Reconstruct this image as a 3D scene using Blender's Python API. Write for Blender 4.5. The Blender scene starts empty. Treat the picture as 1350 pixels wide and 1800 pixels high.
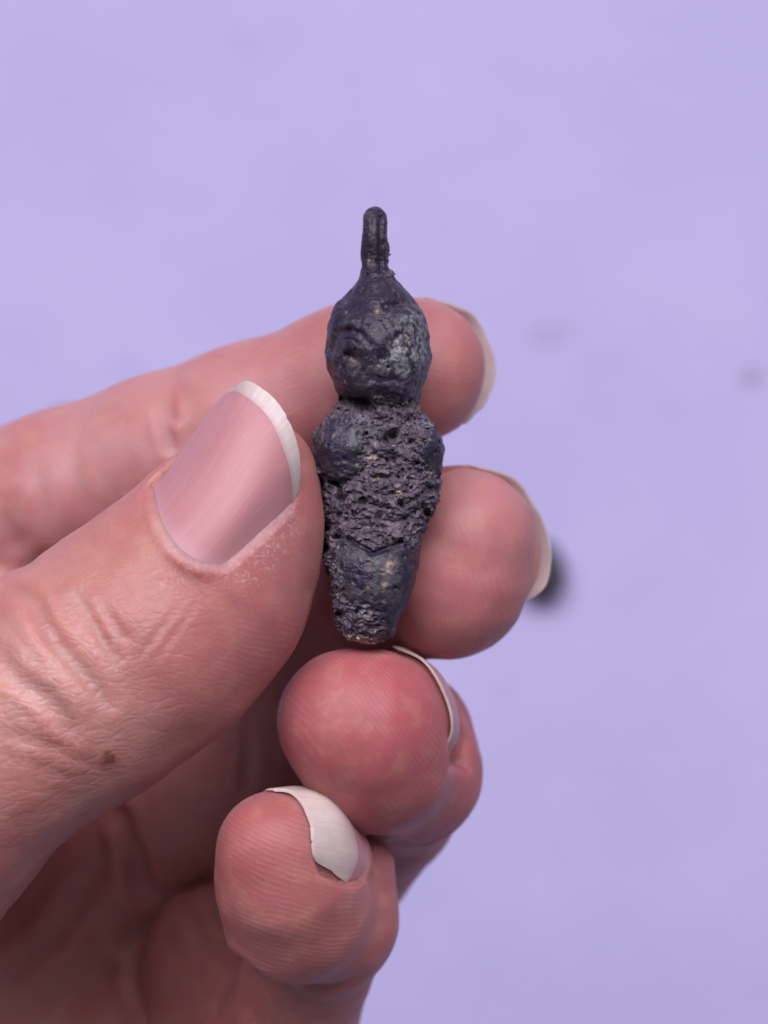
import bpy, math, random
import numpy as np
from concurrent.futures import ThreadPoolExecutor
from mathutils import Vector, Matrix

# ------------------------------------------------------------------ camera, world, lights, exposure
MM = 0.001
S = 19.0            # photograph pixels per millimetre in the plane of the figurine
D = 200.0           # camera to figurine, mm
ZFIG = 0.260        # figurine height above the paper, m
PAPER = 0.0
scene = bpy.context.scene
cam_d = bpy.data.cameras.new('camera')
cam = bpy.data.objects.new('camera', cam_d)
scene.collection.objects.link(cam)
cam.location = (0, 0, ZFIG + D * MM)            # the phone looks straight down at the table
cam_d.sensor_fit = 'VERTICAL'
cam_d.sensor_height = 36.0
cam_d.lens = 36.0 * D / (1800 / S)
cam_d.clip_start = 0.005
cam_d.clip_end = 20
cam_d.dof.use_dof = True
cam_d.dof.focus_distance = (D - 5.0) * MM
cam_d.dof.aperture_fstop = cam_d.lens / 3.9
scene.camera = cam

world = bpy.data.worlds.new('World')
scene.world = world
world.use_nodes = True
world.node_tree.nodes['Background'].inputs[0].default_value = (0.86, 0.82, 1.0, 1)
world.node_tree.nodes['Background'].inputs[1].default_value = 0.17


def area(name, loc, aim, size, power, color):
    l = bpy.data.lights.new(name, 'AREA')
    l.shape = 'RECTANGLE'
    l.size, l.size_y = size
    l.energy = power
    l.color = color
    o = bpy.data.objects.new(name, l)
    o.location = loc
    o.rotation_euler = (Vector(aim) - Vector(loc)).to_track_quat('-Z', 'Y').to_euler()
    scene.collection.objects.link(o)


area('window_light', (-0.05, 1.32, 1.95), (0, 0, 0.15), (3.2, 1.1), 83.0, (1.0, 0.93, 1.0))

scene.view_settings.view_transform = 'Standard'
scene.view_settings.look = 'None'
scene.view_settings.exposure = 0.0
scene.view_settings.gamma = 1.0
scene.view_settings.use_curve_mapping = False
scene.render.engine = 'CYCLES'
scene.cycles.use_denoising = True
scene.cycles.denoising_prefilter = 'ACCURATE'
scene.cycles.max_bounces = 5
scene.cycles.diffuse_bounces = 3
scene.cycles.glossy_bounces = 2
scene.cycles.adaptive_threshold = 0.03

F = np.float32
import time
T0 = time.time()


def tick(w):
    pass


# ------------------------------------------------------------------ helpers
def PT(px, py, z=0.0):
    k = (D - z) / D / S
    return np.array([(px - 675.0) * k, (900.0 - py) * k, z], F)


def RR(r, z=0.0):
    return r / S * (D - z) / D


def unproj(X):
    """local mm -> photograph pixel"""
    k = D / (D - X[:, 2]) * S
    return 675 + X[:, 0] * k, 900 - X[:, 1] * k


def smin(a, b, k):
    h = np.maximum(k - np.abs(a - b), 0) / k
    return np.minimum(a, b) - h * h * (k * 0.25)


def smax(a, b, k):
    return -smin(-a, -b, k)


def sstep(a, b, x):
    t = np.clip((x - a) / (b - a), 0, 1)
    return t * t * (3 - 2 * t)


def cap_seg(X, a, b, ra, rb):
    ab = b - a
    pa = X - a
    t = np.clip(pa @ ab / max(float(ab @ ab), 1e-9), 0, 1)
    q = pa - t[:, None] * ab
    return np.sqrt(np.einsum('ij,ij->i', q, q)) - (ra + (rb - ra) * t)


def poly_dist(X, pts):
    d = None
    tt = None
    n = len(pts) - 1
    for i in range(n):
        a, b = pts[i], pts[i + 1]
        ab = b - a
        pa = X - a
        t = np.clip(pa @ ab / max(float(ab @ ab), 1e-9), 0, 1)
        q = pa - t[:, None] * ab
        e = np.sqrt(np.einsum('ij,ij->i', q, q))
        if d is None:
            d, tt = e, (i + t) / n
        else:
            m = e < d
            d = np.where(m, e, d)
            tt = np.where(m, (i + t) / n, tt)
    return d, tt


def chain(X, nodes, k, cull=7.5):
    """tapered capsules, blended; points far outside get a cheap lower bound"""
    C = np.array([n[0] for n in nodes]); R = np.array([n[1] for n in nodes])
    lo = (C - R[:, None]).min(0); hi = (C + R[:, None]).max(0)
    q = np.maximum(np.maximum(lo - X, X - hi), 0)
    bd = np.sqrt(np.einsum('ij,ij->i', q, q))
    near = bd < cull
    if near.all():
        return chain_full(X, nodes, k)
    if near.any():
        bd[near] = chain_full(X[near], nodes, k)
    return bd


def chain_full(X, nodes, k):
    d = None
    for i in range(len(nodes) - 1):
        e = cap_seg(X, nodes[i][0], nodes[i + 1][0], nodes[i][1], nodes[i + 1][1])
        d = e if d is None else smin(d, e, k)
    return d


def mk(nodes):
    return [(PT(x, y, z), F(RR(r, z))) for (x, y, z, r) in nodes]


def hash3(i, j, k, seed):
    h = (i.astype(np.uint32) * np.uint32(374761393) + j.astype(np.uint32) * np.uint32(668265263)
         + k.astype(np.uint32) * np.uint32(2246822519) + np.uint32(seed * 3266489917 & 0xffffffff))
    h = (h ^ (h >> np.uint32(13))) * np.uint32(1274126177)
    h = (h ^ (h >> np.uint32(16))) * np.uint32(2654435761)
    h = h ^ (h >> np.uint32(15))
    return h


def vnoise(X, seed=0):
    """value noise in -1..1"""
    fl = np.floor(X)
    f = (X - fl).astype(F)
    I = fl.astype(np.int64)
    u = f * f * f * (f * (f * 6 - 15) + 10)
    out = np.zeros(len(X), F)
    for dx in (0, 1):
        wx = u[:, 0] if dx else 1 - u[:, 0]
        for dy in (0, 1):
            wy = u[:, 1] if dy else 1 - u[:, 1]
            for dz in (0, 1):
                wz = u[:, 2] if dz else 1 - u[:, 2]
                h = hash3(I[:, 0] + dx, I[:, 1] + dy, I[:, 2] + dz, seed)
                out += (h.astype(F) * F(2 / 4294967295.0) - 1) * wx * wy * wz
    return out


def fbm(X, octs=4, seed=0, gain=0.5):
    a, s, o = 1.0, 0.0, np.zeros(len(X), F)
    Y = X.astype(F)
    for i in range(octs):
        o += a * vnoise(Y, seed + i * 17)
        s += a
        a *= gain
        Y = Y * 2.03 + 7.1
    return o / s


def worley(X, seed=0):
    fl = np.floor(X)
    I = fl.astype(np.int64)
    f = (X - fl).astype(F)
    d1 = np.full(len(X), 9, F)
    rid = np.zeros(len(X), F)
    for dx in (-1, 0, 1):
        for dy in (-1, 0, 1):
            for dz in (-1, 0, 1):
                h = hash3(I[:, 0] + dx, I[:, 1] + dy, I[:, 2] + dz, seed)
                rx = (h & np.uint32(1023)).astype(F) / 1023
                ry = ((h >> np.uint32(10)) & np.uint32(1023)).astype(F) / 1023
                rz = ((h >> np.uint32(20)) & np.uint32(1023)).astype(F) / 1023
                e = (dx + rx - f[:, 0]) ** 2 + (dy + ry - f[:, 1]) ** 2 + (dz + rz - f[:, 2]) ** 2
                m = e < d1
                d1 = np.where(m, e, d1)
                rid = np.where(m, rx, rid)
    return np.sqrt(d1), rid


POOL = ThreadPoolExecutor(4)


def chunked(fn, X, n=120000):
    return np.concatenate(list(POOL.map(fn, [X[i:i + n] for i in range(0, len(X), n)]))) if len(X) else np.zeros(0, F)


def surface(sdf, lo, hi, h, coarse=5, slack=1.0, newton=True):
    """sparse sampling of sdf + surface nets -> verts (mm), quads"""
    lo = np.array(lo, F); hi = np.array(hi, F)
    H = h * coarse
    nb = np.ceil((hi - lo) / H).astype(int)
    # coarse blocks
    c = [lo[i] + (np.arange(nb[i]) + 0.5) * H for i in range(3)]
    C = np.stack(np.meshgrid(*c, indexing='ij'), -1).reshape(-1, 3).astype(F)
    dc = chunked(sdf, C)
    act = np.abs(dc) < H * 0.90 + slack
    n = nb * coarse
    G = np.repeat(np.repeat(np.repeat(np.where(dc < 0, F(-9), F(9)).reshape(nb), coarse, 0), coarse, 1), coarse, 2)
    bi = np.argwhere(act.reshape(nb))
    off = np.stack(np.meshgrid(*[np.arange(coarse)] * 3, indexing='ij'), -1).reshape(-1, 3)
    idx = (bi[:, None, :] * coarse + off[None]).reshape(-1, 3)
    vals = chunked(lambda q: sdf((lo + q * h).astype(F)), idx)
    G[idx[:, 0], idx[:, 1], idx[:, 2]] = vals
    G[0] = np.maximum(G[0], .1); G[-1] = np.maximum(G[-1], .1)
    G[:, 0] = np.maximum(G[:, 0], .1); G[:, -1] = np.maximum(G[:, -1], .1)
    G[:, :, 0] = np.maximum(G[:, :, 0], .1); G[:, :, -1] = np.maximum(G[:, :, -1], .1)
    ins = G < 0
    cnt = np.zeros(np.array(G.shape) - 1, np.int8)
    for dx in (0, 1):
        for dy in (0, 1):
            for dz in (0, 1):
                cnt += ins[dx:G.shape[0] - 1 + dx, dy:G.shape[1] - 1 + dy, dz:G.shape[2] - 1 + dz]
    cells = np.argwhere((cnt > 0) & (cnt < 8))
    vid = np.full(cnt.shape, -1, np.int32)
    vid[cells[:, 0], cells[:, 1], cells[:, 2]] = np.arange(len(cells))
    corners = [(a, b, e) for a in (0, 1) for b in (0, 1) for e in (0, 1)]
    val = {q: G[cells[:, 0] + q[0], cells[:, 1] + q[1], cells[:, 2] + q[2]] for q in corners}
    acc = np.zeros((len(cells), 3), F); w = np.zeros(len(cells), F)
    for q in corners:
        for ax in range(3):
            if q[ax] == 0:
                r = list(q); r[ax] = 1; r = tuple(r)
                a, b = val[q], val[r]
                m = (a < 0) != (b < 0)
                t = np.where(m, a / np.where(m, a - b, 1), 0)
                p = np.zeros((len(cells), 3), F) + np.array(q, F)
                p[:, ax] += t
                acc += p * m[:, None]; w += m
    V = lo + (cells + acc / w[:, None]) * h
    quads = []
    for ax in range(3):
        sl0 = [slice(None)] * 3; sl1 = [slice(None)] * 3
        sl0[ax] = slice(0, -1); sl1[ax] = slice(1, None)
        a = ins[tuple(sl0)]; b = ins[tuple(sl1)]
        e = np.argwhere(a != b)
        b1, b2 = (ax + 1) % 3, (ax + 2) % 3
        ok = (e[:, b1] > 0) & (e[:, b2] > 0) & (e[:, b1] < G.shape[b1] - 1) & (e[:, b2] < G.shape[b2] - 1)
        e = e[ok]
        inside_first = a[e[:, 0], e[:, 1], e[:, 2]]

        def at(o1, o2):
            q = e.copy(); q[:, b1] += o1; q[:, b2] += o2
            return vid[q[:, 0], q[:, 1], q[:, 2]]
        Q = np.stack([at(-1, -1), at(0, -1), at(0, 0), at(-1, 0)], 1)
        Q[~inside_first] = Q[~inside_first][:, ::-1]
        quads.append(Q)
    Q = np.concatenate(quads)
    Q = Q[(Q >= 0).all(1)]
    V = V.astype(F)
    if newton:
        V, _ = project(sdf, V, h)
    return V, Q


def gradient(sdf, V, e):
    g = np.zeros_like(V)
    d = chunked(sdf, V)
    for ax in range(3):
        W = V.copy(); W[:, ax] += e
        g[:, ax] = (chunked(sdf, W) - d) / e
    return d, g


def project(sdf, V, h):
    d, g = gradient(sdf, V, h * 0.35)
    gg = np.maximum((g * g).sum(1), 0.2)
    st = np.clip(d / gg, -h, h)
    return (V - g * st[:, None]).astype(F), g


def to_world(V):
    W = V.astype(np.float64) * MM
    W[:, 2] += ZFIG
    return W


def mesh_obj(name, V, Q, mat, parent=None, attrs=None, smooth=True):
    """V in world metres"""
    me = bpy.data.meshes.new(name)
    Q = np.asarray(Q)
    me.vertices.add(len(V)); me.vertices.foreach_set('co', np.asarray(V, F).ravel())
    me.loops.add(Q.size); me.loops.foreach_set('vertex_index', Q.ravel().astype(np.int32))
    me.polygons.add(len(Q))
    me.polygons.foreach_set('loop_start', np.arange(len(Q), dtype=np.int32) * Q.shape[1])
    me.update(calc_edges=True)
    me.validate()
    if smooth:
        me.polygons.foreach_set('use_smooth', np.ones(len(me.polygons), bool))
    for k, v in (attrs or {}).items():
        if v.ndim == 2:
            a = me.attributes.new(k, 'FLOAT_COLOR', 'POINT')
            c = np.ones((len(v), 4), F); c[:, :3] = v
            a.data.foreach_set('color', c.ravel())
        else:
            a = me.attributes.new(k, 'FLOAT', 'POINT')
            a.data.foreach_set('value', v.astype(F))
    me.materials.append(mat)
    o = bpy.data.objects.new(name, me)
    scene.collection.objects.link(o)
    if parent:
        o.parent = parent
    return o


def tag(o, label, cat=None, kind=None):
    o['label'] = label
    if cat: o['category'] = cat
    if kind: o['kind'] = kind


class NT:
    def __init__(self, name):
        self.m = bpy.data.materials.new(name)
        self.m.use_nodes = True
        self.t = self.m.node_tree
        self.b = self.t.nodes['Principled BSDF']
        self.out = self.t.nodes['Material Output']

    def n(self, typ, **kw):
        nd = self.t.nodes.new(typ)
        ins = kw.pop('ins', {})
        for k, v in kw.items():
            setattr(nd, k, v)
        for k, v in ins.items():
            if isinstance(v, bpy.types.NodeSocket):
                self.t.links.new(v, nd.inputs[k])
            else:
                nd.inputs[k].default_value = v
        return nd

    def link(self, a, b):
        self.t.links.new(a, b)

    def attr(self, name):
        return self.n('ShaderNodeAttribute', attribute_name=name)

    def math(self, op, a, b=0.0, clamp=False):
        return self.n('ShaderNodeMath', operation=op, use_clamp=clamp, ins={0: a, 1: b}).outputs[0]

    def mix(self, f, a, b, mode='MIX'):
        nd = self.n('ShaderNodeMix', data_type='RGBA', blend_type=mode)
        for sock, v in ((nd.inputs[0], f), (nd.inputs[6], a), (nd.inputs[7], b)):
            if isinstance(v, bpy.types.NodeSocket):
                self.t.links.new(v, sock)
            else:
                sock.default_value = v if not isinstance(v, tuple) or len(v) == 4 else (*v, 1)
        return nd.outputs[2]

    def noise(self, vec, scale, detail=3, rough=0.5):
        return self.n('ShaderNodeTexNoise', ins={'Vector': vec, 'Scale': scale, 'Detail': detail, 'Roughness': rough}).outputs[0]

    def ramp(self, f, a, b):
        nd = self.n('ShaderNodeMapRange', interpolation_type='SMOOTHSTEP', ins={0: f, 1: a, 2: b})
        return nd.outputs[0]


# ------------------------------------------------------------------ the paper
def paper_material():
    M = NT('lavender_paper')
    geo = M.n('ShaderNodeNewGeometry').outputs['Position']
    big = M.ramp(M.noise(geo, 16.0, 5, 0.6), 0.25, 0.75)
    fine = M.noise(geo, 900.0, 3, 0.6)
    col = M.mix(big, (0.412, 0.392, 0.655), (0.466, 0.439, 0.703))
    col = M.mix(M.math('MULTIPLY', fine, 0.12), col, (0.56, 0.52, 0.82))
    # worn brownish smudges on the sheet: position x, y (mm), radius x, y, strength
    for (px, py, rx, ry, st, c) in STAINS:
        k = (D + ZFIG / MM) / D / S
        x, y = (px - 675) * k * MM, (900 - py) * k * MM
        mp = M.n('ShaderNodeVectorMath', operation='SUBTRACT', ins={0: geo, 1: (x, y, 0)}).outputs[0]
        mp = M.n('ShaderNodeVectorMath', operation='MULTIPLY', ins={0: mp, 1: (1 / (rx * k * MM), 1 / (ry * k * MM), 0)}).outputs[0]
        ln = M.n('ShaderNodeVectorMath', operation='LENGTH', ins={0: mp}).outputs['Value']
        wob = M.noise(geo, 260.0, 3, 0.6)
        ln = M.math('ADD', ln, M.math('MULTIPLY', M.math('SUBTRACT', wob, 0.5), 1.3))
        f = M.math('MULTIPLY', M.math('SUBTRACT', 1.0, M.ramp(ln, 0.35, 1.15)), st)
        col = M.mix(f, col, c)
    M.link(col, M.b.inputs['Base Color'])
    M.b.inputs['Roughness'].default_value = 0.75
    M.b.inputs['Specular IOR Level'].default_value = 0.25
    bump = M.n('ShaderNodeBump', ins={'Strength': 0.25, 'Distance': 0.0006, 'Height': M.math('ADD', fine, M.math('MULTIPLY', big, 2.0))})
    M.link(bump.outputs[0], M.b.inputs['Normal'])
    return M.m


STAINS = [(960, 592, 44, 26, 0.36, (0.33, 0.28, 0.45)), (1322, 664, 30, 22, 0.62, (0.30, 0.23, 0.36)),
          (1005, 575, 30, 20, 0.15, (0.33, 0.28, 0.45)), (116, 728, 34, 16, 0.75, (0.15, 0.12, 0.18)),
          (430, 75, 40, 26, 0.14, (0.28, 0.25, 0.52)), (225, 650, 44, 30, 0.16, (0.28, 0.25, 0.52)),
          (880, 1215, 34, 22, 0.12, (0.3, 0.27, 0.5)), (1070, 630, 60, 30, 0.10, (0.32, 0.28, 0.5)),
          (1120, 300, 60, 40, 0.06, (0.32, 0.28, 0.5)), (330, 350, 60, 30, 0.06, (0.32, 0.28, 0.5))]


def build_paper():
    n = 60
    ax = np.linspace(-0.45, 0.45, n + 1)
    X, Y = np.meshgrid(ax, ax, indexing='ij')
    P = np.stack([X.ravel(), Y.ravel(), np.zeros(X.size)], 1)
    P[:, 2] = 0.0012 * fbm((P * 9 + 3).astype(F), 3, 5)
    V = np.concatenate([P, P - [0, 0, 0.0003]])
    i, j = np.meshgrid(np.arange(n), np.arange(n), indexing='ij')
    a = (i * (n + 1) + j).ravel()
    top = np.stack([a, a + n + 1, a + n + 2, a + 1], 1)
    bot = top[:, ::-1] + len(P)
    o = mesh_obj('paper_backdrop', V, np.concatenate([top, bot]), paper_material())
    tag(o, 'smooth lavender paper sheet lying flat behind the hand', 'paper', 'structure')


build_paper()

# ------------------------------------------------------------------ figurine shape
PROF = np.array([
    (478, 640, 688, 2.2), (490, 635, 694, 2.6), (502, 624, 704, 3.1), (515, 611, 716, 3.7), (530, 596, 730, 4.3), (545, 586, 740, 4.7), (570, 577, 748, 5.1),
    (600, 574, 752, 5.3), (625, 574, 757, 5.3), (650, 578, 754, 5.2), (670, 586, 747, 4.9), (690, 594, 738, 4.3),
    (705, 597, 735, 3.8), (720, 590, 738, 3.7), (735, 577, 746, 3.8), (750, 564, 757, 4.0), (770, 556, 770, 4.1),
    (790, 553, 777, 4.2), (810, 554, 779, 4.2), (830, 558, 777, 4.3), (850, 562, 774, 4.3), (875, 564, 772, 4.3),
    (900, 566, 764, 4.2), (920, 565, 752, 4.1), (940, 563, 742, 4.1), (960, 563, 739, 4.2), (980, 567, 737, 4.4),
    (1000, 573, 734, 4.5), (1025, 580, 728, 4.4), (1050, 584, 718, 4.1), (1075, 586, 707, 3.8), (1095, 590, 700, 3.5),
    (1110, 596, 697, 3.2), (1122, 606, 691, 2.8), (1130, 622, 680, 2.2)], F)


def fig_base(X):
    """the smooth body, in mm"""
    py = 900 - X[:, 1] * S
    l = np.interp(py, PROF[:, 0], PROF[:, 1]).astype(F)
    r = np.interp(py, PROF[:, 0], PROF[:, 2]).astype(F)
    b = np.interp(py, PROF[:, 0], PROF[:, 3]).astype(F)
    cx = ((l + r) / 2 - 675) / S
    a = (r - l) / 2 / S
    q = (np.abs((X[:, 0] - cx) / a) ** 2.3 + np.abs(X[:, 2] / b) ** 2.3) ** (1 / 2.3)
    d = (q - 1) * np.minimum(a, b) * 0.9
    d = smax(d, (PROF[0, 0] - py) / S, 0.6)
    d = smax(d, (py - 1129) / S, 1.2)
    # head as a fuller egg with a chin that overhangs the neck
    q = (X - PT(664, 612, 0.8)) / np.array([4.55, 5.1, 5.5], F)
    e = (np.sqrt((q * q).sum(1)) - 1) * 4.5
    d = smin(d, e, 0.8)
    q = (X - PT(658, 668, 3.2)) / np.array([2.9, 2.0, 2.3], F)
    d = smin(d, (np.sqrt((q * q).sum(1)) - 1) * 2.0, 1.2)
    # shoulder knobs
    q = (X - PT(611, 790, 1.3)) / np.array([2.35, 2.95, 2.9], F)
    d = smin(d, (np.sqrt((q * q).sum(1)) - 1) * 2.7, 2.0)
    q = (X - PT(745, 792, 0.8)) / np.array([1.55, 2.5, 3.5], F)
    d = smin(d, (np.sqrt((q * q).sum(1)) - 1) * 1.8, 0.8)
    # lower apron bulge
    q = (X - PT(662, 1015, 2.6)) / np.array([3.0, 3.6, 2.3], F)
    d = smin(d, (np.sqrt((q * q).sum(1)) - 1) * 2.2, 1.3)
    # suspension loop, a ring standing edge-on on top of the head
    c = PT(659, 418, -0.5)
    yy = (X[:, 1] - c[1]) / 1.05
    zz = X[:, 2] - c[2]
    ring = np.sqrt(yy * yy + zz * zz) - 1.75
    e = np.sqrt((X[:, 0] - c[0]) ** 2 * 0.80 + ring ** 2) - 1.0
    d = smin(d, e, 0.5)
    e = cap_seg(X, PT(658, 425, 0.5), PT(659, 500, 0.8), F(1.03), F(1.2))
    d = smin(d, e, 0.8)
    e = cap_seg(X, PT(661, 455, -2.2), PT(662, 505, -2.0), F(1.05), F(1.25))
    d = smin(d, e, 0.8)
    return d


def blob(X, px, py, z, r):
    q = X - PT(px, py, z)
    return np.exp(-(q * q).sum(1) / (r * r))


GROOVES = [  # px polyline, depth, width mm
    ([(598, 590), (618, 588), (636, 596), (650, 612)], 0.30, 0.34),
    ([(604, 602), (622, 604), (640, 616)], 0.10, 0.25),
    ([(690, 604), (708, 592), (714, 582)], 0.14, 0.3),
    ([(612, 560), (622, 548), (618, 530)], 0.14, 0.25),
    ([(655, 670), (672, 676), (692, 671)], 0.20, 0.36),
    ([(614, 630), (626, 636)], 0.40, 0.38),
    ([(676, 546), (700, 542)], 0.22, 0.3),
    ([(640, 655), (630, 675)], 0.14, 0.3),
    ([(669, 385), (669, 430), (670, 478)], 0.30, 0.20),
    ([(602, 702), (620, 706), (640, 712)], 0.55, 0.5),
    ([(590, 946), (612, 945), (628, 954), (646, 963), (655, 971), (668, 966), (690, 958), (704, 950)], 0.50, 0.20),
    ([(590, 850), (600, 858), (602, 880), (599, 905)], 0.65, 0.26),
    ([(585, 848), (606, 850), (628, 838)], 0.35, 0.35),
    ([(570, 960), (566, 950)], 0.4, 0.4),
    ([(668, 912), (690, 918), (720, 908), (745, 888)], 0.42, 0.28),
    ([(628, 930), (650, 922), (672, 925)], 0.4, 0.25),
    ([(620, 866), (650, 862), (680, 872), (720, 862)], 0.3, 0.25),
    ([(640, 895), (670, 890), (700, 896), (740, 870)], 0.28, 0.22),
    ([(650, 842), (690, 838), (730, 846)], 0.28, 0.22),
]
PITS = [(622, 536, 0.30, 1.3), (712, 548, 0.26, 1.2), (618, 640, 0.25, 1.0), (706, 664, 0.25, 1.2), (740, 610, 0.2, 1.0), (590, 612, 0.25, 0.9), (690, 812, 0.45, 0.4), (640, 880, 0.5, 0.4), (720, 855, 0.45, 0.35), (665, 905, 0.45, 0.4), (752, 862, 0.5, 0.4), (575, 925, 0.5, 0.5), (610, 915, 0.4, 0.3),
        (684, 772, 1.0, 0.62), (692, 765, 0.7, 0.5), (676, 778, 0.6, 0.45), (703, 886, 0.75, 0.33), (645, 764, 0.5, 0.25), (748, 900, 0.6, 0.35), (597, 938, 0.6, 0.4),
        (570, 962, 0.7, 0.45), (720, 780, 0.35, 0.22), (712, 768, 0.3, 0.2), (598, 1078, 0.5, 0.35), (660, 850, 0.3, 0.25), (733, 815, 0.35, 0.25),
        (682, 652, 0.35, 0.16), (700, 840, 0.4, 0.2), (628, 1072, 0.3, 0.22), (640, 712, 0.7, 0.7)]


def rough_mask(X):
    px = 675 + X[:, 0] * S
    py = 900 - X[:, 1] * S
    w = vnoise(X * 0.55, 71) * 16
    px = px + w
    py = py + vnoise(X * 0.6 + 9, 72) * 12
    m = sstep(690, 712, py) * sstep(975, 945, py)
    # smooth shoulder knobs
    k1 = np.sqrt(((px - 600) / 50) ** 2 + ((py - 792) / 58) ** 2)
    k2 = np.sqrt(((px - 772) / 34) ** 2 + ((py - 795) / 48) ** 2)
    m = m * sstep(0.62, 1.15, k1) * sstep(0.6, 1.15, k2)
    m = np.maximum(m, sstep(605, 585, px) * sstep(940, 960, py))
    m = np.maximum(m, 0.85 * sstep(1050, 1075, py) * sstep(690, 660, px))
    m = np.maximum(m, sstep(676, 688, px) * sstep(515, 480, py) * sstep(405, 430, py))
    m = np.maximum(m, sstep(1, -2.5, X[:, 2]) * sstep(540, 700, py) * 0.6)
    return m


def fig_sdf(X):
    d = fig_base(X)
    near = np.abs(d) < 1.6
    Y = X[near]
    if not len(Y):
        return d
    e = d[near].copy()
    m = rough_mask(Y)
    e += 0.05 * fbm(Y * 0.9, 2, 3) + 0.26 * fbm(Y * 0.48 + 4, 2, 13) * sstep(-1.0, 6.0, Y[:, 1]) * sstep(23.0, 20.0, Y[:, 1])
    st = Y * np.array([0.75, 1.9, 1.1], F)
    st[:, 1] += Y[:, 0] * 0.35
    n1 = fbm(st, 4, 11, 0.6)
    n2 = fbm(Y * 3.6, 2, 31)
    rg = 1 - np.abs(fbm(Y * np.array([1.3, 2.2, 1.6], F) + 5, 3, 51, 0.55)) * 2.2
    e += m * (0.40 * n1 + 0.17 * n2 + 0.14 * rg) + (1 - m) * (0.03 * n2 + 0.05 * n1)
    wd, _ = worley(Y * 1.15, 5)
    e += m * 0.30 * sstep(0.42, 0.12, wd)
    wd, _ = worley(Y * 2.3 + 1.7, 6)
    e += m * 0.26 * sstep(0.45, 0.15, wd)
    wd, _ = worley(Y * 0.8 + 3, 8)
    e += 0.10 * sstep(0.30, 0.10, wd)
    front = Y[:, 2] > -0.5
    Yf = Y.copy(); Yf[:, 2] = 0
    for pts, dep, wid in GROOVES:
        pp = [np.array([(x - 675) / S, (900 - y) / S, 0], F) for x, y in pts]
        c = np.array(pp)
        sel = front & (np.abs(Yf[:, 0] - c[:, 0].mean()) < np.ptp(c[:, 0]) / 2 + 3 * wid) & (np.abs(Yf[:, 1] - c[:, 1].mean()) < np.ptp(c[:, 1]) / 2 + 3 * wid)
        if sel.any():
            pd, _ = poly_dist(Yf[sel], pp)
            e[sel] += dep * np.exp(-(pd / wid) ** 2)
    for x, y, dep, r in PITS:
        q = Yf - np.array([(x - 675) / S, (900 - y) / S, 0], F)
        rr = (q * q).sum(1)
        e += np.where(front, dep * np.exp(-rr * rr / (r ** 4)), 0)
    # nose, cheeks, brow
    e -= 0.30 * blob(Y, 664, 606, 6.2, 1.2) + 0.22 * blob(Y, 620, 572, 4.8, 1.3) + 0.25 * blob(Y, 715, 640, 4.6, 1.5) + 0.18 * blob(Y, 630, 655, 5, 1.2)
    out = d.copy()
    out[near] = e
    return out


# ------------------------------------------------------------------ hand shape
FING = {
    'thumb': mk([(-720, 1900, -14, 330), (-330, 1600, -6, 300), (-120, 1390, 1, 226), (0, 1293, 3, 206), (134, 1200, 3.0, 215), (270, 1106, 2.5, 209), (360, 1012, 2.0, 187), (412, 922, 1.5, 158), (466, 832, 1.0, 91)]),
    'index': mk([(-520, 1190, -34, 200), (-220, 1010, -26, 160), (0, 903, -21, 140), (110, 868, -19, 142), (290, 800, -17, 140), (430, 746, -15.5, 136), (620, 672, -13, 130), (728, 652, -12, 126)]),
    'middle': mk([(60, 1640, -52, 170), (210, 1500, -46, 135), (330, 1415, -40, 122), (440, 1290, -34, 118), (560, 1072, -24, 142), (690, 1020, -14, 138), (786, 1018, -10, 133), (819, 950, -9, 113)]),
    'ring': mk([(130, 1880, -54, 190), (330, 1740, -48, 140), (560, 1590, -40, 112), (690, 1424, -24, 106), (720, 1362, -14, 116), (660, 1324, -4, 132), (642, 1276, -1.5, 132), (606, 1268, -1, 120)]),
    'pinky': mk([(250, 2150, -50, 200), (405, 1960, -40, 140), (400, 1690, -38, 138), (480, 1830, -26, 110), (520, 1770, -20, 108), (572, 1615, -9, 117), (520, 1592, -3, 125), (500, 1545, 0, 118), (484, 1491, 1.5, 102)]),
}
EXTRA = {
    'ring': mk([(722, 1285, -15, 106), (724, 1340, -14, 112)]),
    'pinky': mk([(604, 1530, -9, 88), (584, 1600, -9, 106)]),
    'middle': mk([(819, 944, -8.5, 112), (803, 994, -9, 122)]),
    'thumb': mk([(330, 1060, 1, 190), (250, 1120, 1, 205)]),
}
PALM = mk([(-360, 1420, -52, 280), (-60, 1680, -57, 220), (140, 1840, -57, 210)]), \
    mk([(-420, 1900, -46, 330), (-100, 1950, -54, 300), (180, 2060, -54, 240)]), \
    mk([(-420, 1760, -38, 330), (-760, 2180, -34, 380), (-1250, 2700, -34, 400)]), \
    mk([(-420, 1700, -30, 300), (-200, 1460, -20, 230), (-60, 1310, -16, 170)]), \
    mk([(-420, 1320, -30, 230), (-220, 1200, -20, 170), (-20, 1130, -15, 105)]), \
    mk([(505, 1400, -38, 95), (640, 1410, -38, 95)]), \
    mk([(460, 1530, -48, 120), (300, 1640, -54, 150), (260, 1850, -57, 190)])
ORDER = ['thumb', 'index', 'middle', 'ring', 'pinky']

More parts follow.
